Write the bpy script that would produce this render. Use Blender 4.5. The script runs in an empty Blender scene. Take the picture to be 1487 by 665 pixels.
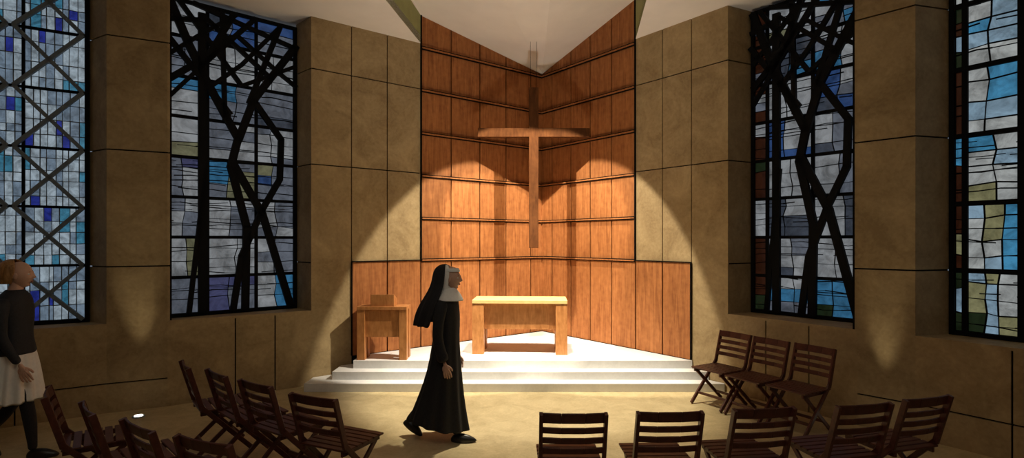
import bpy, bmesh, math, random
from mathutils import Vector, Matrix
random.seed(7)
scene = bpy.context.scene
try:
    scene.view_settings.view_transform = 'Standard'
except Exception: pass
COL = scene.collection

# ------------------------------------------------------------------ materials
def new_mat(name):
    m = bpy.data.materials.new(name); m.use_nodes = True
    nt = m.node_tree
    return m, nt, nt.nodes['Principled BSDF']
def plain(name, col, rough=0.6, metal=0.0, nscale=25, var=0.12, spec=None):
    m, nt, b = new_mat(name)
    tc = nt.nodes.new('ShaderNodeTexCoord'); n = nt.nodes.new('ShaderNodeTexNoise')
    n.inputs['Scale'].default_value = nscale; n.inputs['Detail'].default_value = 4
    r = nt.nodes.new('ShaderNodeValToRGB')
    r.color_ramp.elements[0].position=.3; r.color_ramp.elements[1].position=.7
    r.color_ramp.elements[0].color = (*[c*(1-var) for c in col],1)
    r.color_ramp.elements[1].color = (*[min(1,c*(1+var)) for c in col],1)
    nt.links.new(tc.outputs['Object'], n.inputs['Vector'])
    nt.links.new(n.outputs['Fac'], r.inputs['Fac']); nt.links.new(r.outputs['Color'], b.inputs['Base Color'])
    b.inputs['Roughness'].default_value = rough; b.inputs['Metallic'].default_value = metal
    if spec is not None: b.inputs['Specular IOR Level'].default_value = spec
    return m
def stone(name, c1, c2, sc=2.2, rough=.75, fine=.28):
    m, nt, b = new_mat(name)
    tc = nt.nodes.new('ShaderNodeTexCoord')
    n = nt.nodes.new('ShaderNodeTexNoise'); n.inputs['Scale'].default_value=sc; n.inputs['Detail'].default_value=10; n.inputs['Roughness'].default_value=.66
    n.inputs['Distortion'].default_value=.9
    n2 = nt.nodes.new('ShaderNodeTexNoise'); n2.inputs['Scale'].default_value=sc*11; n2.inputs['Detail'].default_value=5; n2.inputs['Distortion'].default_value=.5
    mx = nt.nodes.new('ShaderNodeMix'); mx.inputs['Factor'].default_value=fine
    r = nt.nodes.new('ShaderNodeValToRGB'); r.color_ramp.elements[0].position=.36; r.color_ramp.elements[1].position=.64
    r.color_ramp.elements[0].color=(*c1,1); r.color_ramp.elements[1].color=(*c2,1)
    L=nt.links.new
    L(tc.outputs['Object'],n.inputs['Vector']); L(tc.outputs['Object'],n2.inputs['Vector'])
    L(n.outputs['Fac'],mx.inputs[2]); L(n2.outputs['Fac'],mx.inputs[3]); L(mx.outputs[0],r.inputs['Fac'])
    L(r.outputs['Color'],b.inputs['Base Color'])
    b.inputs['Roughness'].default_value=rough
    return m
def wood(name, c1, c2, stretch=(14,14,1.1), rough=.45, spec=.4):
    m, nt, b = new_mat(name)
    tc = nt.nodes.new('ShaderNodeTexCoord'); mp=nt.nodes.new('ShaderNodeMapping'); mp.inputs['Scale'].default_value=stretch
    n = nt.nodes.new('ShaderNodeTexNoise'); n.inputs['Scale'].default_value=1.6; n.inputs['Detail'].default_value=8; n.inputs['Distortion'].default_value=1.2
    n2 = nt.nodes.new('ShaderNodeTexNoise'); n2.inputs['Scale'].default_value=14; n2.inputs['Detail'].default_value=3
    mx = nt.nodes.new('ShaderNodeMix'); mx.inputs['Factor'].default_value=.3
    r = nt.nodes.new('ShaderNodeValToRGB'); r.color_ramp.elements[0].position=.33; r.color_ramp.elements[1].position=.68
    r.color_ramp.elements[0].color=(*c1,1); r.color_ramp.elements[1].color=(*c2,1)
    L=nt.links.new
    L(tc.outputs['Object'],mp.inputs['Vector']); L(mp.outputs['Vector'],n.inputs['Vector']); L(tc.outputs['Object'],n2.inputs['Vector'])
    L(n.outputs['Fac'],mx.inputs[2]); L(n2.outputs['Fac'],mx.inputs[3]); L(mx.outputs[0],r.inputs['Fac'])
    L(r.outputs['Color'],b.inputs['Base Color']); b.inputs['Roughness'].default_value=rough; b.inputs['Specular IOR Level'].default_value=spec
    return m
def glass(name, col, strength, sc=5):
    m, nt, b = new_mat(name)
    tc = nt.nodes.new('ShaderNodeTexCoord'); n = nt.nodes.new('ShaderNodeTexNoise')
    n.inputs['Scale'].default_value=sc; n.inputs['Detail'].default_value=8; n.inputs['Roughness'].default_value=.7; n.inputs['Distortion'].default_value=.6
    r = nt.nodes.new('ShaderNodeValToRGB'); r.color_ramp.elements[0].position=.36; r.color_ramp.elements[1].position=.62
    r.color_ramp.elements[0].color=(*[c*.45 for c in col],1)
    r.color_ramp.elements[1].color=(*[min(1,c*1.25) for c in col],1)
    L=nt.links.new
    L(tc.outputs['Object'],n.inputs['Vector']); L(n.outputs['Fac'],r.inputs['Fac'])
    L(r.outputs['Color'],b.inputs['Emission Color']); b.inputs['Emission Strength'].default_value=strength  # panes glow by emission, standing in for light from behind the glass
    b.inputs['Base Color'].default_value=(*[c*.15 for c in col],1); b.inputs['Roughness'].default_value=.25
    return m

M_STONE = stone('limestone', (.27,.185,.085),(.46,.34,.175))
M_FLOOR = stone('travertine_floor', (.40,.31,.16),(.58,.465,.26), sc=3.5, rough=.6)
M_JOINT = plain('dark_joint',(.006,.005,.004),.9,spec=.1)
M_WOOD = wood('panel_wood',(.25,.085,.024),(.48,.19,.062),rough=.6,spec=.25)
M_WOOD2 = wood('altar_wood',(.33,.125,.035),(.56,.25,.085),(10,10,2))
M_TOPW = wood('altar_top_wood',(.60,.42,.16),(.75,.55,.24),(3,14,14))
M_CROSS = wood('cross_wood',(.065,.022,.007),(.13,.048,.015),(9,9,2),.8,.1)
M_CHAIR = wood('mahogany',(.055,.014,.009),(.12,.034,.02),(8,8,8),.42)
M_STEP = stone('pale_concrete',(.66,.65,.64),(.78,.77,.75),sc=3)
M_CEIL = plain('ceiling_plaster',(.84,.79,.73),.85,nscale=3,var=.03)
M_GREEN = plain('olive_fascia',(.30,.31,.12),.8,nscale=4)
M_BLACK = plain('black_steel',(.004,.004,.005),.7,spec=.15)
M_GREY = plain('grey_came',(.15,.185,.22),.6)
M_BLK = plain('black_cloth',(.012,.012,.015),.85,nscale=60,var=.3)
M_JACK = plain('black_jacket',(.016,.018,.024),.75,nscale=60,var=.3)
M_WHITE = plain('white_cloth',(.88,.87,.84),.85,nscale=40,var=.04)
M_SKIN = plain('skin',(.62,.38,.28),.55,nscale=15,var=.08)
M_LIP = plain('lips',(.45,.17,.14),.5)
M_EYE = plain('eye_white',(.8,.8,.78),.3)
M_IRIS = plain('iris',(.05,.03,.02),.3)
M_HAIR = wood('blond_hair',(.22,.10,.03),(.55,.31,.12),(30,30,6),.55)
M_SHOE = plain('black_leather',(.015,.015,.016),.35)

G = {}
def gl(k,c,s,sc=5): G[k]=glass('glass_'+k,c,s,sc)
gl('white',(.62,.66,.66),.42); gl('sky',(.08,.36,.64),.46); gl('blue',(.05,.13,.42),.42)
gl('yellow',(.40,.39,.20),.36); gl('rust',(.10,.03,.014),.18); gl('green',(.04,.07,.03),.18); gl('pale',(.34,.52,.68),.44)
gl('cwhite',(.50,.62,.72),.44,9); gl('cgrey',(.26,.36,.48),.42,9); gl('cdeep',(.03,.05,.38),.44,9); gl('cteal',(.08,.32,.50),.42,9)
gl('dwhite',(.44,.47,.50),.38,4); gl('dgrey',(.21,.24,.30),.36,4); gl('dslate',(.09,.11,.15),.34,4); gl('dsky',(.06,.25,.48),.38,4); gl('dblue',(.05,.12,.34),.36,4); gl('dviolet',(.11,.12,.27),.34,4); gl('dyellow',(.27,.27,.16),.34,4)

# ------------------------------------------------------------------ mesh helpers
def link(o, parent=None):
    COL.objects.link(o)
    if parent is not None: o.parent = parent
    return o
def empty(name, loc=(0,0,0), rz=0, s=1):
    e = bpy.data.objects.new(name,None); e.location=loc; e.rotation_euler=(0,0,rz); e.scale=(s,s,s); e.empty_display_size=.2
    COL.objects.link(e); return e
def finish(bm, name, mats, parent=None, smooth=False, bevel=0, norm=True):
    if norm: bmesh.ops.recalc_face_normals(bm, faces=bm.faces)
    me = bpy.data.meshes.new(name); bm.to_mesh(me); bm.free()
    for m in (mats if isinstance(mats,(list,tuple)) else [mats]): me.materials.append(m)
    if smooth:
        for p in me.polygons: p.use_smooth=True
    o = bpy.data.objects.new(name,me); link(o,parent)
    if bevel:
        b=o.modifiers.new('bevel','BEVEL'); b.width=bevel; b.segments=2; b.limit_method='ANGLE'
    return o
def obox(bm, c, ax, ay, az, hx, hy, hz, mi=0):
    c=Vector(c); vs=[]
    for sx in(-1,1):
        for sy in(-1,1):
            for sz in(-1,1):
                vs.append(bm.verts.new(c+ax*hx*sx+ay*hy*sy+az*hz*sz))
    for f in [(0,1,3,2),(4,6,7,5),(0,4,5,1),(2,3,7,6),(0,2,6,4),(1,5,7,3)]:
        fa=bm.faces.new([vs[i] for i in f]); fa.material_index=mi
def box(bm, x0,x1,y0,y1,z0,z1,mi=0):
    obox(bm,((x0+x1)/2,(y0+y1)/2,(z0+z1)/2),Vector((1,0,0)),Vector((0,1,0)),Vector((0,0,1)),abs(x1-x0)/2,abs(y1-y0)/2,abs(z1-z0)/2,mi)
def bar(bm,p0,p1,w,d,side,mi=0):
    p0=Vector(p0);p1=Vector(p1); a=(p1-p0); L=a.length; a.normalize()
    s=Vector(side); s=(s-a*s.dot(a)).normalized(); t=a.cross(s)
    obox(bm,(p0+p1)/2,a,s,t,L/2,w/2,d/2,mi)
def V2(p): return Vector((p[0],p[1],0))
def wall_frame(P0,P1):
    a=V2(P1)-V2(P0); L=a.length; a.normalize()
    n=Vector((a.y,-a.x,0))
    if (Vector((0,1,0))-V2(P0)).dot(n)<0: n=-n
    return a,n,L
UP=Vector((0,0,1))
def panel_wall(bm,P0,P1,z0,z1,ts,zs,gap=.016,depth=.025,back=.15,mi=0,mj=1,front=0.0):
    a,n,L=wall_frame(P0,P1)
    T=[0]+[t for t in ts if 0<t<L]+[L]; Z=[z0]+[z for z in zs if z0<z<z1]+[z1]
    o=V2(P0)+n*front
    cc=o+a*L/2+n*(-depth-back/2); cc.z=(z0+z1)/2
    obox(bm,cc,a,n,UP,L/2,back/2,(z1-z0)/2,mj)
    for i in range(len(T)-1):
        for j in range(len(Z)-1):
            t0=T[i]+(gap/2 if i>0 else 0); t1=T[i+1]-(gap/2 if i<len(T)-2 else 0)
            q0=Z[j]+(gap/2 if j>0 else 0); q1=Z[j+1]-(gap/2 if j<len(Z)-2 else 0)
            c=o+a*(t0+t1)/2+n*(-depth/2); c.z=(q0+q1)/2
            obox(bm,c,a,n,UP,(t1-t0)/2,depth/2,(q1-q0)/2,mi)

# ------------------------------------------------------------------ room layout (metres)
C=Vector((.557,10.25,0)); dL=Vector((-.789,-.615,0)); dR=Vector((.615,-.789,0)); b=Vector((-.123,-.992,0))
def LW(t): p=C+dL*t; return (p.x,p.y)
def RW(t): p=C+dR*t; return (p.x,p.y)
H=5.12
ZJ=[1.70,3.07,4.40]
SILL=1.036
LJ=[.27,.84,1.40,1.97,2.53,3.10,3.66]; RJ=[.28,.77,1.235,1.71,2.20,2.70,3.19]
LE,RE=4.237,3.744

bm=bmesh.new()
panel_wall(bm,LW(2.53),LW(LE),1.70,H,[.57,1.13],ZJ)
panel_wall(bm,LW(3.66),LW(LE),0,1.70,[],[])
PLc=LW(LE); WL2a=(-3.116,7.95); WL2b=(-4.36,6.85); PierLa=(-4.17,6.67); PierLb=(-4.71,6.40)
panel_wall(bm,PLc,WL2a,SILL,H,[],ZJ,back=.1)
panel_wall(bm,PLc,PierLa,0,SILL-.03,[.47,.95],[],back=.15)
panel_wall(bm,PierLa,PierLb,0,H,[],[.34]+ZJ,back=.1)
panel_wall(bm,PierLa,WL2b,SILL,H,[],ZJ,back=.02)
WL1a=(-5.05,6.59); WL1b=(-6.60,5.63); L1end=(-6.62,5.07)
panel_wall(bm,PierLb,WL1a,SILL,H,[],ZJ,back=.03)
panel_wall(bm,PierLb,L1end,0,SILL-.03,[.8,1.6],[.34],back=.15)
def sill(bm,pts):
    vs0=[bm.verts.new((x,y,SILL-.03)) for x,y in pts]; vs1=[bm.verts.new((x,y,SILL)) for x,y in pts]
    bm.faces.new(vs0); bm.faces.new(vs1); n=len(pts)
    for i in range(n): bm.faces.new([vs0[i],vs0[(i+1)%n],vs1[(i+1)%n],vs1[i]])
sill(bm,[PLc,PierLa,(-4.45,6.93),(-3.15,8.02)])
sill(bm,[PierLb,L1end,(-6.66,5.7),(-5.10,6.66)])
panel_wall(bm,L1end,(-6.9,-2.5),0,H,[1.5,3,4.5],ZJ)
finish(bm,'wall_left',[M_STONE,M_JOINT])

bm=bmesh.new()
panel_wall(bm,RW(2.20),RW(RE),1.70,H,[.50,.99],ZJ)
panel_wall(bm,RW(3.19),RW(RE),0,1.70,[],[])
PRc=RW(RE); WR2a=(3.27,7.50); WR2b=(4.15,6.37); PierRa=(3.755,5.99); PierRb=(4.10,5.60)
panel_wall(bm,PRc,WR2a,SILL,H,[],ZJ,back=.1)
panel_wall(bm,PRc,PierRa,0,SILL-.03,[.53,1.06],[],back=.15)
panel_wall(bm,PierRa,PierRb,0,H,[],[.34]+ZJ,back=.1)
panel_wall(bm,PierRa,WR2b,SILL,H,[],ZJ,back=.02)
WR1a=(4.55,5.72); WR1b=(5.50,4.31); R1end=(5.33,3.77)
panel_wall(bm,PierRb,WR1a,SILL,H,[],ZJ,back=.03)
panel_wall(bm,PierRb,R1end,0,SILL-.03,[.75,1.5],[.34],back=.15)
sill(bm,[PRc,PierRa,(4.2,6.42),(3.33,7.56)])
sill(bm,[PierRb,R1end,(5.6,4.36),(4.60,5.78)])
panel_wall(bm,R1end,(6.2,-2.5),0,H,[1.5,3,4.5],ZJ)
finish(bm,'wall_right',[M_STONE,M_JOINT])
bm=bmesh.new(); panel_wall(bm,(-6.9,-2.5),(6.2,-2.5),0,H,[2,4,6,8,10],ZJ); finish(bm,'wall_back',[M_STONE,M_JOINT])

ZR=[1.70,2.36,3.03,3.70,4.38,5.05]
def wood_wall(name,W,J,top_t,low_t):
    bm=bmesh.new()
    panel_wall(bm,W(0),W(top_t),1.70,6.1,J,[],gap=.022)
    panel_wall(bm,W(0),W(low_t),.335,1.70,J,[],gap=.022)
    a,n,L=wall_frame(W(0),W(top_t))
    for z in ZR:
        for dz,hh,dep,mi in((0,.011,.034,0),(-.019,.008,.022,1),(.017,.006,.036,1)):
            c=V2(W(0))+a*L/2+n*(dep/2+.001); c.z=z+dz
            obox(bm,c,a,n,UP,L/2-.01,dep/2,hh,mi)
    c=V2(W(top_t))+n*.012; c.z=3.9; obox(bm,c,a,n,UP,.010,.012,2.2,1)
    c=V2(W(low_t))+n*.012; c.z=1.02; obox(bm,c,a,n,UP,.009,.012,.68,1)
    c=V2(W((low_t+top_t)/2))+n*.012; c.z=1.70; obox(bm,c,a,n,UP,(low_t-top_t)/2,.012,.008,1)
    finish(bm,name,[M_WOOD,M_JOINT])
wood_wall('wall_timber_left',LW,LJ,2.53,3.66)
wood_wall('wall_timber_right',RW,RJ,2.20,3.19)
bm=bmesh.new(); panel_wall(bm,LW(0),LW(3.66),0,.33,[],[]); panel_wall(bm,RW(0),RW(3.19),0,.33,[],[]); finish(bm,'wall_plinth',[M_JOINT,M_JOINT])

bm=bmesh.new(); box(bm,-9,9,-3,12,-.1,0); finish(bm,'floor',M_FLOOR)

# ceiling
PL=Vector((*LW(2.53),0)); PR=Vector((*RW(2.20),0))
outL=-Vector((.615,-.789,0)); outR=Vector((.789,.615,0))
bm=bmesh.new()
def poly(pts,z,mi=0,th=.12):
    lo=[bm.verts.new((p[0],p[1],z)) for p in pts]; hi=[bm.verts.new((p[0],p[1],z+th)) for p in pts]
    bm.faces.new(lo).material_index=mi; bm.faces.new(hi).material_index=mi; n=len(pts)
    for i in range(n): bm.faces.new([lo[i],lo[(i+1)%n],hi[(i+1)%n],hi[i]]).material_index=mi
e=PL+b*11.5; e2=PR+b*11.5
poly([PL,PL+outL*1.2,PL+outL*1.2+dL*9,(-9.3,-3,0),(e.x,-3,0),e],H)
poly([PR,PR+outR*1.2,PR+outR*1.2+dR*9,(9,-3,0),(e2.x,-3,0),e2],H)
def tri(*ps,mi=0):
    bm.faces.new([bm.verts.new(p) for p in ps]).material_index=mi
A=Vector((C.x,C.y,5.10)); side=Vector((.992,-.123,0))
PLh=Vector((PL.x,PL.y,5.56)); PRh=Vector((PR.x,PR.y,5.74))
def at(P,k,z): q=P+b*k; return Vector((q.x,q.y,z))
cl=at(Vector((A.x,A.y,0))-side*1.6,12,6.7); cr=at(Vector((A.x,A.y,0))+side*1.4,12,6.7)
PLe=at(PL,11.7,6.0); PRe=at(PR,11.7,6.1)
tri(A,cl,cr); tri(A,PLh,PLe,cl); tri(A,cr,PRe,PRh)
tri((PL.x,PL.y,H),(e.x,e.y,H),PLe,PLh,mi=1); tri((PR.x,PR.y,H),(e2.x,e2.y,H),PRe,PRh,mi=1)
finish(bm,'ceiling',[M_CEIL,M_GREEN],norm=False)
bm=bmesh.new(); box(bm,-9,9,-3,12,6.8,6.9); finish(bm,'roof_slab',M_CEIL)

# steps
bm=bmesh.new()
g=.02
def wallY_L(x): t=(C.x-x)/.789; return C.y-.615*t
def wallY_R(x): t=(x-C.x)/.615; return C.y-.789*t
def tier(xl,xr,yf,z0,z1):
    prism_pts=[(xl,yf+.0),(xr,yf-.0),(xr,wallY_R(xr)-g),(C.x,C.y-.05),(xl,wallY_L(xl)-g)]
    b0=[bm.verts.new((x,y,z0)) for x,y in prism_pts]; t0=[bm.verts.new((x,y,z1)) for x,y in prism_pts]
    bm.faces.new(b0); bm.faces.new(t0)
    for i in range(5): bm.faces.new([b0[i],b0[(i+1)%5],t0[(i+1)%5],t0[i]])
tier(-2.76,2.82,7.30,0.0,.11)
tier(-2.45,2.68,7.50,.11,.22)
tier(-2.22,2.52,7.70,.22,.33)
finish(bm,'altar_steps',M_STEP,bevel=.004)

# ------------------------------------------------------------------ stained-glass windows
def window(name,P0,P1,z0,z1,rows,cols,sub,pal,branches=(),bw=.075,barm=None,thick=.03,seed=1,edgecol=None,came=.010,minor=.006,jit=.10,chg=.5,wob=.0,tw=1.15):
    rnd=random.Random(seed)
    root=empty(name); barm=barm or M_BLACK
    a,n,L=wall_frame(P0,P1); o=V2(P0)
    def W(s,z,off=0): p=o+a*s+n*off; return Vector((p.x,p.y,z))
    Ht=z1-z0
    bm=bmesh.new(); f=.045
    for s in(f/2,L-f/2): obox(bm,W(s,(z0+z1)/2),a,n,UP,f/2,.04,Ht/2)
    for z in(z0+f/2,z1-f/2): obox(bm,W(L/2,z),a,n,UP,L/2-f,.04,f/2)
    for r in rows: obox(bm,W(L/2,r),a,n,UP,L/2-f,.03,thick/2)
    for s in cols: obox(bm,W(s,(z0+z1)/2),a,n,UP,thick/2,.032,Ht/2-f)
    finish(bm,'frame',M_BLACK,root)
    keys=[k for k,w in pal]; ws=[w for k,w in pal]
    names=list(dict.fromkeys(keys+(['rust','green'] if edgecol else []))); mats=[G[k] for k in names]
    bg=bmesh.new(); bc=bmesh.new()
    S=[f]+list(cols)+[L-f]; Z=[z0+f]+list(rows)+[z1-f]
    for i in range(len(S)-1):
        for j in range(len(Z)-1):
            s0,s1,q0,q1=S[i],S[i+1],Z[j],Z[j+1]
            nx=max(1,int(round((s1-s0)/sub[0]+rnd.uniform(-.3,.5)))); ny=max(1,int(round((q1-q0)/sub[1]+rnd.uniform(-.4,.4))))
            xs=[0]+sorted((u+rnd.uniform(-.25,.25))/nx for u in range(1,nx))+[1]
            ys=[0]+sorted((v+rnd.uniform(-.25,.25))/ny for v in range(1,ny))+[1]
            jx=[[rnd.uniform(-jit,jit)/nx for _ in range(ny+1)] for _ in range(nx+1)]
            jy=[[rnd.uniform(-jit,jit)/ny for _ in range(ny+1)] for _ in range(nx+1)]
            def pt(u,v):
                x=xs[u]+(jx[u][v] if 0<u<nx else 0); y=ys[v]+(jy[u][v] if 0<v<ny else 0)
                return s0+(s1-s0)*x, q0+(q1-q0)*y
            cur=rnd.choices(keys,ws)[0]
            for u in range(nx):
                for v in range(ny):
                    if rnd.random()<chg: cur=rnd.choices(keys,ws)[0]
                    k=cur
                    if edgecol and i==edgecol[0]: k='rust' if rnd.random()<.5 else ('green' if rnd.random()<.2 else cur)
                    if edgecol and j==0 and v==0 and rnd.random()<.5: k='green'
                    vs=[bg.verts.new(W(*pt(*q))) for q in((u,v),(u+1,v),(u+1,v+1),(u,v+1))]
                    bg.faces.new(vs).material_index=names.index(k)
                    for q0_,q1_ in(((u,v),(u+1,v)),((u,v),(u,v+1))):
                        A_=pt(*q0_);B_=pt(*q1_)
                        bar(bc,W(*A_,.004),W(*B_,.004),rnd.choice((came,came,minor)),.012,n.cross((W(*B_)-W(*A_)).normalized()))
    if wob:
        for k in range(int(wob)):
            z=rnd.uniform(z0+.1,z1-.1); s=f; pz=z
            while s<L-f-.02:
                s2=min(L-f,s+rnd.uniform(.12,.22)); z2=min(z1-.05,max(z0+.05,pz+rnd.uniform(-.02,.02)))
                if rnd.random()<.8: bar(bc,W(s,pz,.006),W(s2,z2,.006),rnd.uniform(.006,.014),.012,UP)
                s,pz=s2,z2
    finish(bg,'stained_glass',mats,root,norm=False)
    finish(bc,'lead_cames',M_BLACK if barm is M_BLACK else M_GREY,root)
    if branches:
        bt=bmesh.new()
        cs=lambda s:min(.985,max(.015,s)); cz=lambda z:min(.99,max(.01,z))
        for br in branches:
            w,br=br; w*=tw
            for k in range(len(br)-1):
                s0,q0=br[k]; s1,q1=br[k+1]
                p0=W(cs(s0)*L,z0+cz(q0)*Ht,.085); p1=W(cs(s1)*L,z0+cz(q1)*Ht,.085); d=(p1-p0)
                if d.length<.02: continue
                d.normalize(); ex=w*.2
                bar(bt,p0-d*(ex if 0<k else 0),p1+d*(ex if k<len(br)-2 else 0),w,.05,n.cross(d))
        finish(bt,'tracery',barm,root)
    return root
def px(x,y,x0=430.,x1=243.):
    s=(x0-x)/(x0-x1); top=42+(0-42)*s*0.9; bot=447+13*s
    return (s,(bot-y)/(bot-top))
T=[ (.085,[(250,10),(275,75),(300,130),(340,205),(330,245),(352,330),(350,450)]),
    (.07,[(335,15),(300,90),(250,125)]),
    (.085,[(340,208),(362,150),(385,120),(430,70)]),
    (.07,[(362,150),(403,205),(401,262),(375,305),(345,372),(333,452)]),
    (.085,[(333,240),(375,312),(418,445)]),
    (.06,[(365,25),(290,105)]),(.06,[(244,60),(330,172)]),(.06,[(402,42),(355,155)]),
    (.05,[(280,12),(428,75)]),(.085,[(292,30),(292,455)]),(.05,[(297,250),(275,455)]),
    (.05,[(244,40),(300,40),(390,120)]),(.045,[(250,150),(300,95),(330,60)]),(.05,[(318,20),(322,180)]),(.045,[(430,130),(400,110),(340,60)]),
    (.05,[(262,10),(345,130)]),(.05,[(300,135),(345,100),(400,45)]),(.045,[(250,90),(290,60),(340,20)]),(.045,[(345,130),(425,100)])]
TL=[(w,[px(*p) for p in pl]) for w,pl in T]
TR=[(w,[(1-s,z) for s,z in pl]) for w,pl in TL]
rows=[z for z in (1.54,2.05,2.56,3.07,3.58,4.09,4.60)]
palL=[('dwhite',8),('dgrey',6),('dslate',2),('dsky',1.2),('dblue',1.0),('dyellow',.8),('dviolet',.5)]
window('window_1',WL2a,WL2b,SILL,H-.05,rows,[.55,1.15],(.30,.15),palL,TL,seed=3,chg=.45,wob=22,thick=.04,tw=1.12)
d1=1/6.
window('window_2',WL1a,WL1b,SILL,H-.02,[SILL+.68*k for k in range(1,6)],[.60],(.075,.15),
   [('cwhite',6),('cgrey',5),('cteal',1.6),('cdeep',.8)],
   [(.036,[(x0,k*d1),(x0+.34,(k+1)*d1)]) for k in range(6) for x0 in(.03,.40)]+[(.036,[(x0+.34,k*d1),(x0,(k+1)*d1)]) for k in range(6) for x0 in(.03,.40)],
   barm=M_GREY,seed=5,came=.010,jit=.02,chg=.7)
palR=[('dwhite',8),('dgrey',5),('dslate',1.5),('dsky',1.6),('dblue',.7),('dyellow',.8)]
window('window_3',WR2a,WR2b,SILL,H-.02,rows,[.22,.80],(.30,.15),palR,TR,seed=11,edgecol=(0,),chg=.45,wob=22,thick=.04,tw=1.12)
window('window_4',WR1a,WR1b,SILL,H-.02,[1.70,2.38,3.07,3.75,4.40],[.13,.56,1.1],(.20,.17),
   [('white',7),('sky',2.2),('yellow',1.1),('pale',3.5),('blue',.4)],seed=31,edgecol=(0,),came=.014,thick=.05,minor=.008,chg=.65,wob=22)

# ------------------------------------------------------------------ cross
bm=bmesh.new()
cx,cy=.35,8.9
box(bm,cx-.075,cx+.075,cy-.05,cy+.05,1.89,4.47)
box(bm,cx-.90,cx-.075,cy-.05,cy+.05,3.675,3.815); box(bm,cx+.075,cx+.90,cy-.05,cy+.05,3.675,3.815)
cr_=finish(bm,'wooden_cross',[M_CROSS,M_BLACK],bevel=.004)
bm=bmesh.new()
for dx in(-.05,.05): bar(bm,(cx+dx,cy,4.46),(cx+dx,cy,5.22),.004,.004,(1,0,0))
finish(bm,'suspension_wires',M_BLACK,cr_)

# ------------------------------------------------------------------ altar & ambo
def table(name,loc,rz,w,d,h,lt,top,apron,setback,box_top=None):
    root=empty(name,loc,rz)
    bm=bmesh.new(); box(bm,-w/2,w/2,0,d,h-top,h); finish(bm,'table_top',M_TOPW if box_top is None else M_WOOD2,root,bevel=.004)
    bm=bmesh.new()
    for s in(-1,1):
        x0=s*w/2; x1=s*(w/2-lt)
        box(bm,min(x0,x1),max(x0,x1),0.01,.01+lt,0,h-top); box(bm,min(x0,x1),max(x0,x1),d-.01-lt,d-.01,0,h-top)
        xa,xb=s*(w/2-.02),s*(w/2-lt+.02)
        box(bm,min(xa,xb),max(xa,xb),.01+lt,d-.01-lt,apron-.05,h-top)
    finish(bm,'legs',M_WOOD2,root,bevel=.004)
    bm=bmesh.new(); box(bm,-w/2+lt,w/2-lt,setback,setback+.03,apron,h-top)
    box(bm,-w/2+lt,w/2-lt,d-setback-.03,d-setback,apron,h-top)
    box(bm,-w/2+lt,w/2-lt,setback+.03,d-setback-.03,apron+.02,apron+.04)
    finish(bm,'apron',M_WOOD2,root,bevel=.003)
    if box_top:
        bw_,bd,bh=box_top; bm=bmesh.new()
        x0,x1=-bw_/2,bw_/2; y0=.04
        vs=[bm.verts.new(p) for p in((x0,y0,h),(x1,y0,h),(x1,y0+bd,h),(x0,y0+bd,h),(x0,y0,h+bh),(x1,y0,h+bh),(x1,y0+bd,h+bh*.55),(x0,y0+bd,h+bh*.55))]
        for f in((0,1,2,3),(4,5,6,7),(0,1,5,4),(1,2,6,5),(2,3,7,6),(3,0,4,7)): bm.faces.new([vs[i] for i in f])
        finish(bm,'book_rest',M_WOOD2,root,bevel=.004)
    return root
table('altar_table',(.11,8.08,.33),-.05,1.40,.60,.80,.17,.05,.36,.10)
table('ambo_lectern',(-1.825,7.71,.33),.0,.70,.31,.75,.11,.045,.32,.04,(.33,.22,.17))

# ------------------------------------------------------------------ folding chairs
def chair_mesh():
    bm=bmesh.new(); X=(1,0,0)
    for s in(-1,1):
        x=s*.215
        bar(bm,(x,-.31,.86),(x,-.20,.47),.024,.045,X); bar(bm,(x,-.205,.49),(x,.24,.012),.024,.042,X)
        x2=s*.185
        bar(bm,(x2,.20,.435),(x2,-.27,.012),.022,.038,X)
        bar(bm,(x2,-.21,.425),(x2,.22,.425),.022,.04,X)
    for z,hh in((.825,.075),(.735,.045),(.66,.045),(.585,.045)):
        y=-.31+(.86-z)*.28+.012
        pts=[(-.205,y),(-.08,y-.018),(.08,y-.018),(.205,y)]
        for k in range(3):
            bar(bm,(pts[k][0],pts[k][1],z),(pts[k+1][0],pts[k+1][1],z),.014,hh,(0,1,.28))
    for k in range(7):
        y=-.19+k*.066; bar(bm,(-.225,y,.452),(.225,y,.452),.052,.016,(0,1,0))
    bar(bm,(-.2,.13,.13),(.2,.13,.13),.02,.03,(0,1,0)); bar(bm,(-.18,-.17,.11),(.18,-.17,.11),.02,.03,(0,1,0))
    bmesh.ops.recalc_face_normals(bm,faces=bm.faces)
    me=bpy.data.meshes.new('folding_chair'); bm.to_mesh(me); bm.free(); me.materials.append(M_CHAIR); return me
CM=chair_mesh()
chairs=[
 (2.78,6.86,-.86,-.50),(3.02,6.42,-.86,-.50),(3.29,5.99,-.86,-.50),
 (.408,3.65,.0,1),(1.055,3.68,-.03,1),(1.72,3.76,-.12,.99),(2.46,3.85,-.2,.98),(3.03,4.02,-.28,.96),
 (-3.02,5.10,.78,.62),(-2.56,4.78,.68,.73),(-2.06,4.43,.56,.83),(-1.46,4.05,.42,.91),
 (-3.52,4.18,.80,.60),(-2.90,3.77,.70,.71),(-2.32,3.42,.58,.81),(-1.77,3.16,.40,.92)]
for x,y,fx,fy in chairs:
    l=math.hypot(fx,fy); fx/=l; fy/=l
    o=bpy.data.objects.new('folding_chair',CM); o.location=(x+.30*fx,y+.30*fy,0); o.rotation_euler=(0,0,math.atan2(-fx,fy)); link(o)
    bv=o.modifiers.new('bevel','BEVEL'); bv.width=.003; bv.segments=1

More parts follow.
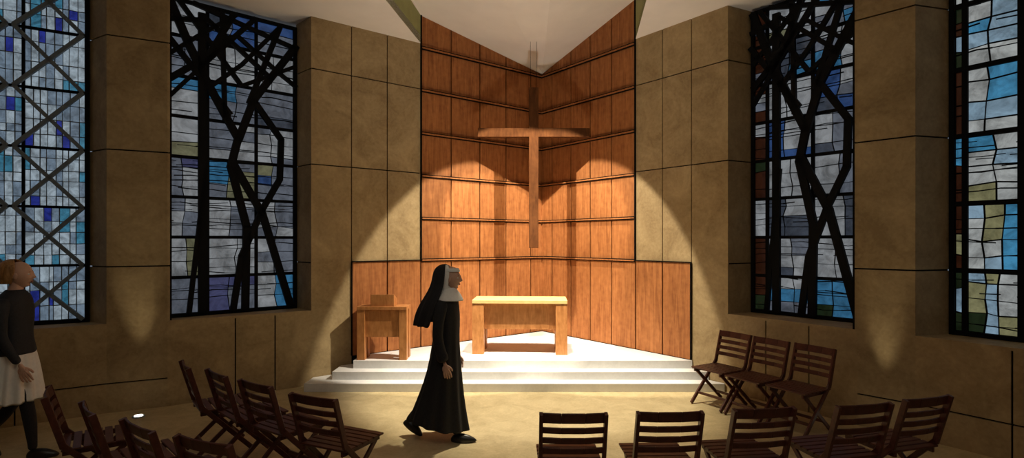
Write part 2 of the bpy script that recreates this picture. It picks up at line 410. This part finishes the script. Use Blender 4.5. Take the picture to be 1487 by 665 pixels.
# ------------------------------------------------------------------ people
def loft(name,rings,mat,parent,seg=48,folds=0,arc=None,solid=0,cap=False,sub=1,phase=0.0):
    bm=bmesh.new(); R=[]
    closed = arc is None
    n=seg if closed else seg+1
    for ri,r in enumerate(rings):
        cx_,cy_,z,rx,ry,fa,tl=(list(r)+[0,0])[:7]; row=[]
        for i in range(n):
            if closed: th=2*math.pi*i/seg
            else: th=math.radians(arc)+ (2*math.pi-2*math.radians(arc))*i/seg
            k=1+fa*math.cos(folds*th+phase+.1*ri)+fa*.5*math.cos((folds//2+1)*th+1.3)
            row.append(bm.verts.new((cx_+rx*k*math.cos(th),cy_+ry*k*math.sin(th),z-tl*math.cos(th))))
        R.append(row)
    for j in range(len(R)-1):
        for i in range(n if closed else n-1):
            i2=(i+1)%n; bm.faces.new([R[j][i],R[j][i2],R[j+1][i2],R[j+1][i]])
    if cap: bm.faces.new(R[0]); 
    o=finish(bm,name,mat,parent,smooth=True)
    if solid: m=o.modifiers.new('s','SOLIDIFY'); m.thickness=solid; m.offset=0
    if sub: m=o.modifiers.new('sub','SUBSURF'); m.levels=sub; m.render_levels=sub
    return o
def skin(name,verts,edges,mat,parent,roots=(0,),sub=2):
    me=bpy.data.meshes.new(name); me.from_pydata([v[:3] for v in verts],edges,[]); me.materials.append(mat)
    o=bpy.data.objects.new(name,me); link(o,parent)
    m=o.modifiers.new('skin','SKIN'); m.use_smooth_shade=True
    sv=me.skin_vertices[0].data
    for i,v in enumerate(verts):
        r=v[3]; r2=v[4] if len(v)>4 else r
        sv[i].radius=(r,r2)
        sv[i].use_root = i in roots
    s=o.modifiers.new('sub','SUBSURF'); s.levels=sub; s.render_levels=sub
    return o
def chain(name,pts,mat,parent,sub=2): return skin(name,pts,[(i,i+1) for i in range(len(pts)-1)],mat,parent,(0,),sub)
def sph(name,loc,r,mat,parent,seg=16):
    bm=bmesh.new(); bmesh.ops.create_uvsphere(bm,u_segments=seg,v_segments=seg//2+2,radius=1)
    for v in bm.verts: v.co=Vector((v.co.x*r[0]+loc[0],v.co.y*r[1]+loc[1],v.co.z*r[2]+loc[2]))
    return finish(bm,name,mat,parent,smooth=True)
def head(parent,loc,yaw=0,pitch=0,hair=None):
    root=bpy.data.objects.new('head',None); root.location=loc; root.rotation_euler=(0,pitch,yaw); link(root,parent)
    bm=bmesh.new(); bmesh.ops.create_uvsphere(bm,u_segments=64,v_segments=48,radius=1)
    for v in bm.verts:
        n=v.co.copy(); x=n.x*.094; y=n.y*.076; z=n.z*.118
        if n.z<0:
            k=(-n.z); y*=1-.30*k**1.3
            if n.x<0: x*=1-.45*k
            else: x*=1-.02*k
        if n.x>0:
            x*=1-.10*abs(n.y)**2
            gz=lambda c,s: math.exp(-((z-c)/s)**2); gy=lambda c,s: math.exp(-((y-c)/s)**2)
            x+= .021*gy(0,.011)*gz(-.024,.013)+.013*gy(0,.009)*gz(-.002,.022)
            x-= .009*(gy(.031,.016)+gy(-.031,.016))*gz(.006,.014)
            x+= .004*gy(0,.045)*gz(.026,.010)
            x+= .005*gy(0,.020)*gz(-.061,.010)
            x-= .003*gy(0,.018)*gz(-.078,.006); x+=.018*gy(0,.024)*gz(-.100,.014)
            x+= .004*(gy(.042,.016)+gy(-.042,.016))*gz(-.025,.02)
        v.co=Vector((x,y,z))
    finish(bm,'skull_and_face',M_SKIN,root,smooth=True)
    for s in(-1,1):
        sph('eyeball',(.0705,s*.031,.005),(.0125,.013,.008),M_EYE,root)
        sph('pupil',(.0812,s*.031,.005),(.003,.005,.005),M_IRIS,root)
        sph('ear',(-.008,s*.076,-.008),(.018,.008,.031),M_SKIN,root)
        sph('eyebrow',(.0815,s*.032,.026),(.005,.016,.003),hair or M_IRIS,root)
    sph('upper_lip',(.0885,0,-.058),(.006,.020,.0045),M_LIP,root); sph('lower_lip',(.0875,0,-.066),(.006,.016,.005),M_LIP,root)
    return root
def hand(parent,w,d,s,n,mat=M_SKIN,sc=1.0,curl=.5,name='hand'):
    w=Vector(w); d=Vector(d).normalized(); s=Vector(s); s=(s-d*s.dot(d)).normalized(); n=d.cross(s)*(1 if d.cross(s).dot(Vector(n))>0 else -1)
    P=lambda a,b_,c: tuple(w+(d*a+s*b_+n*c)*sc)
    verts=[(*P(-.03,0,0),.021*sc,.017*sc),(*P(.012,0,0),.024*sc,.015*sc)]; edges=[(0,1)]
    def add(pt,r,par):
        verts.append((*pt,r*sc)); edges.append((par,len(verts)-1)); return len(verts)-1
    for i,(off,ln) in enumerate(((.030,.068),(.010,.078),(-.010,.072),(-.029,.056))):
        k=add(P(.085-(.004*abs(i-1)),off,0),.0115,1)
        a1=curl*.6; l1=ln*.45; q=(.085+l1*math.cos(a1),off*1.05,l1*math.sin(a1)); k=add(P(*q),.0090,k)
        a2=curl*1.5; l2=ln*.32; q=(q[0]+l2*math.cos(a2),q[1],q[2]+l2*math.sin(a2)); k=add(P(*q),.0080,k)
        a3=curl*2.1; l3=ln*.25; q=(q[0]+l3*math.cos(a3),q[1],q[2]+l3*math.sin(a3)); k=add(P(*q),.0068,k)
    k=add(P(.030,.030,.006),.013,1); k=add(P(.060,.050,.016),.0105,k); k=add(P(.085,.054,.026),.0085,k)
    skin(name,verts,edges,mat,parent,(0,),2)
    bm=bmesh.new(); bmesh.ops.create_uvsphere(bm,u_segments=20,v_segments=14,radius=1)
    for v in bm.verts:
        c=v.co; v.co=w+(d*(.048+c.x*.048)+s*(c.y*.037)+n*(c.z*.0135))*sc
    finish(bm,name+'_palm',mat,parent,smooth=True)
def shoe(parent,heel,toe_dir,pitch,mat,L=.26):
    bm=bmesh.new(); bmesh.ops.create_uvsphere(bm,u_segments=24,v_segments=16,radius=1)
    for v in bm.verts:
        c=v.co; x=c.x*L/2; t=(c.x+1)/2
        wdt=.036+.012*math.sin(math.pi*min(1,t*1.1)); hgt=.050*(1-t)**.8+.034
        y=c.y*wdt; z=c.z*hgt
        z=max(z,-.02)+.02
        v.co=Vector((x+L/2,y,z))
    o=finish(bm,'shoe',mat,parent,smooth=True)
    o.location=heel; o.rotation_euler=(0,pitch,toe_dir)
    return o

nun=empty('walking_nun',(-.66,5.57,0),-.08)
head(nun,(.045,0,1.625))
loft('habit',[(0.0,0,1.475,.065,.075),(0.0,0,1.45,.09,.12),(-.005,0,1.42,.115,.175),(-.01,0,1.35,.13,.195),(0,0,1.22,.135,.18,.01),(0,0,1.06,.125,.155,.015),
  (-.01,0,.92,.14,.17,.025),(-.02,0,.70,.165,.19,.04),(-.05,0,.45,.215,.215,.055,.02),(-.07,0,.26,.265,.24,.065,.04),(-.075,0,.155,.29,.255,.075,.055)],
  M_BLK,nun,seg=72,folds=11,solid=.006)
loft('neck',[(.012,0,1.57,.052,.052),(.005,0,1.50,.055,.058),(0,0,1.44,.07,.08)],M_WHITE,nun,seg=24)
loft('white_collar',[(.018,0,1.535,.066,.068),(.02,0,1.50,.09,.10),(.015,0,1.455,.13,.155,.02),(.02,0,1.41,.148,.19,.03,.01)],M_WHITE,nun,seg=48,folds=8,solid=.005)
loft('coif',[(.006,0,1.757,.012,.012),(.006,0,1.748,.055,.048),(.004,0,1.715,.093,.078),(.000,0,1.66,.103,.088),(-.004,0,1.60,.098,.088),(-.002,0,1.545,.078,.078),(.004,0,1.50,.08,.085)],
  M_WHITE,nun,seg=40,arc=66,solid=.006)
loft('forehead_band',[(.034,0,1.728,.083,.070),(.038,0,1.708,.092,.078),(.039,0,1.690,.097,.082)],M_WHITE,nun,seg=32,solid=.004)
loft('veil',[(-.010,0,1.768,.012,.012),(-.012,0,1.758,.062,.055),(-.016,0,1.72,.108,.093),(-.020,0,1.655,.122,.106),(-.026,0,1.58,.124,.112,.02),(-.045,0,1.50,.135,.135,.03),(-.075,0,1.42,.15,.175,.05),
  (-.11,0,1.33,.165,.195,.07),(-.14,0,1.23,.165,.195,.09),(-.165,0,1.15,.15,.19,.11)],M_BLK,nun,seg=56,folds=9,arc=80,solid=.006)
chain('sleeve_right',[(-.01,-.10,1.385,.07),(-.02,-.185,1.36,.068),(-.035,-.225,1.22,.058),(-.045,-.235,1.07,.055),(-.02,-.235,.95,.055),(.02,-.225,.82,.062)],M_BLK,nun)
chain('sleeve_left',[(-.01,.10,1.385,.07),(-.02,.185,1.36,.068),(.0,.225,1.22,.058),(.01,.235,1.07,.055),(.02,.235,.95,.055),(.06,.215,.83,.060)],M_BLK,nun)
hand(nun,(.027,-.222,.80),(.25,.02,-1),(1,.2,.2),(.1,1,0),curl=.45,name='right_hand')
hand(nun,(.07,.213,.81),(.3,-.1,-.9),(1,-.2,.6),(0,-1,0),curl=.5,name='left_hand')
chain('leg_rear',[(-.08,.07,.62,.075),(-.12,.07,.48,.062),(-.26,.07,.32,.055),(-.385,.07,.185,.042),(-.42,.07,.135,.040)],M_BLK,nun)
chain('leg_front',[(.0,-.07,.62,.075),(.06,-.07,.48,.062),(.10,-.07,.30,.052),(.11,-.07,.12,.040),(.11,-.07,.07,.040)],M_BLK,nun)
shoe(nun,(-.475,.07,.125),0,.62,M_SHOE,.24)
shoe(nun,(.055,-.07,0),0,0,M_SHOE,.26)

wm=empty('walking_woman',(-4.60,5.10,0),.30,1.035)
head(wm,(.035,0,1.63),yaw=.1,hair=M_HAIR)
loft('neck',[(.012,0,1.57,.05,.05),(.005,0,1.50,.05,.052),(0,0,1.44,.07,.09)],M_SKIN,wm,seg=24)
loft('jacket',[(.0,0,1.50,.062,.066),(0.0,0,1.475,.075,.095),(-.005,0,1.44,.105,.165),(-.01,0,1.37,.12,.195),(0,0,1.25,.125,.182),(0,0,1.12,.108,.150,.01),
  (0,0,1.02,.122,.165,.02),(0,0,.93,.142,.19,.025)],M_JACK,wm,seg=56,folds=7,solid=.008)
loft('skirt',[(0,0,1.04,.105,.145),(0,0,.93,.138,.185,.03),(-.005,0,.78,.165,.215,.06),(-.01,0,.64,.185,.235,.08),(-.015,0,.51,.205,.25,.10)],M_WHITE,wm,seg=96,folds=15,solid=.004)
chain('sleeve_right',[(-.01,-.10,1.40,.062),(-.01,-.185,1.38,.062),(.0,-.225,1.24,.052),(.01,-.235,1.10,.047),(.07,-.235,.98,.040),(.13,-.225,.87,.034)],M_JACK,wm)
chain('sleeve_left',[(-.01,.10,1.40,.062),(-.01,.185,1.38,.062),(-.05,.225,1.24,.052),(-.09,.235,1.10,.047),(-.09,.235,.98,.040),(-.07,.225,.87,.034)],M_JACK,wm)
hand(wm,(.145,-.222,.845),(.35,.02,-1),(1,.2,.2),(.1,1,0),curl=.4,name='right_hand')
hand(wm,(-.065,.222,.845),(.1,.02,-1),(1,-.2,.2),(.1,-1,0),curl=.4,name='left_hand')
chain('leg_front',[(0,-.085,.90,.085),(.05,-.085,.72,.078),(.12,-.08,.50,.056),(.145,-.08,.34,.054),(.165,-.08,.12,.036),(.165,-.08,.07,.036)],M_BLK,wm)
chain('leg_rear',[(0,.085,.90,.085),(-.01,.085,.72,.078),(-.03,.08,.50,.056),(-.13,.08,.35,.054),(-.27,.08,.19,.036),(-.30,.08,.14,.036)],M_BLK,wm)
shoe(wm,(.115,-.08,0),0,0,M_SHOE,.25)
shoe(wm,(-.345,.08,.12),0,.60,M_SHOE,.235)
loft('hair',[(-.012,0,1.770,.012,.012),(-.012,0,1.758,.062,.055),(-.014,0,1.72,.104,.086,.02),(-.018,0,1.66,.112,.092,.03),(-.024,0,1.60,.098,.086,.03),(-.034,0,1.55,.070,.066,.03)],M_HAIR,wm,seg=64,folds=16,arc=62,solid=.012)
sph('hair_bun',(-.125,0,1.69),(.045,.045,.045),M_HAIR,wm)

# ------------------------------------------------------------------ lights
def spot(name,loc,tgt,e,size,blend,col=(1,.87,.66),soft=.03,parent=None):
    ld=bpy.data.lights.new(name,'SPOT'); ld.energy=e; ld.color=col; ld.spot_size=math.radians(size); ld.spot_blend=blend; ld.shadow_soft_size=soft
    o=bpy.data.objects.new(name,ld); link(o,parent); o.location=loc
    o.rotation_euler=(Vector(tgt)-Vector(loc)).to_track_quat('-Z','Y').to_euler(); return o
m_lens,nt,bs=new_mat('lamp_lens'); bs.inputs['Emission Color'].default_value=(1,.93,.75,1); bs.inputs['Emission Strength'].default_value=5
def uplight(x,y,tgt,e,size,blend,col=(1,.86,.58)):
    r=empty('floor_uplight',(x,y,tgt[3]))
    bm=bmesh.new(); bmesh.ops.create_cone(bm,cap_ends=True,segments=32,radius1=.065,radius2=.06,depth=.012,matrix=Matrix.Translation((0,0,.006)))
    finish(bm,'rim',M_GREY,r)
    bm=bmesh.new(); bmesh.ops.create_cone(bm,cap_ends=True,segments=32,radius1=.045,radius2=.042,depth=.006,matrix=Matrix.Translation((0,0,.015)))
    finish(bm,'lens',m_lens,r)
    spot('uplight_lamp',(0,0,.03),(tgt[0]-x,tgt[1]-y,tgt[2]-tgt[3]),e,size,blend,col,.03,r)
uplight(-4.25,6.27,(-4.44,6.535,1.6,0),38,24,1.0)
uplight(3.74,5.64,(3.925,5.795,1.4,0),32,24,1.0)
spot('ceiling_fill_spot',(.30,6.0,.04),(.25,7.9,5.3),210,84,1.0,(1,.93,.84),.08)  # added upward fill to brighten the ceiling; no fixture exists here
spot('sanctuary_spot_west',(-1.50,6.95,5.05),(1.1,9.2,1.05),1250,50,.12,(1,.88,.68))
spot('sanctuary_spot_east',(2.0,6.75,5.05),(-.4,9.2,1.05),1250,50,.12,(1,.88,.68))
spot('altar_downlight',(.2,7.2,5.08),(.15,7.75,.3),640,56,.3,(1,.93,.80),.05)
spot('floor_downlight',(.3,7.0,5.08),(.35,7.0,0),880,54,.45,(1,.90,.66),.06)
def area(name,loc,tgt,e,sx,sy,col):
    ld=bpy.data.lights.new(name,'AREA'); ld.energy=e; ld.color=col; ld.shape='RECTANGLE'; ld.size=sx; ld.size_y=sy
    o=bpy.data.objects.new(name,ld); COL.objects.link(o); o.location=loc
    o.rotation_euler=(Vector(tgt)-Vector(loc)).to_track_quat('-Z','Y').to_euler(); return o
area('nave_fill_area',(0,1.2,5.0),(0,5,2.4),34,5,2,(1,.9,.74))  # added area light for general ambient fill, not a fitted lamp panel
w=bpy.data.worlds.new('world'); scene.world=w; w.use_nodes=True
w.node_tree.nodes['Background'].inputs[0].default_value=(.30,.36,.45,1); w.node_tree.nodes['Background'].inputs[1].default_value=.4

cam=bpy.data.cameras.new('camera'); co=bpy.data.objects.new('camera',cam); COL.objects.link(co)
co.location=(0,0,2.0); co.rotation_euler=(math.radians(90),0,0)
cam.sensor_width=36; cam.lens=36*800/1487.; cam.shift_y=17.5/1487.
scene.camera=co
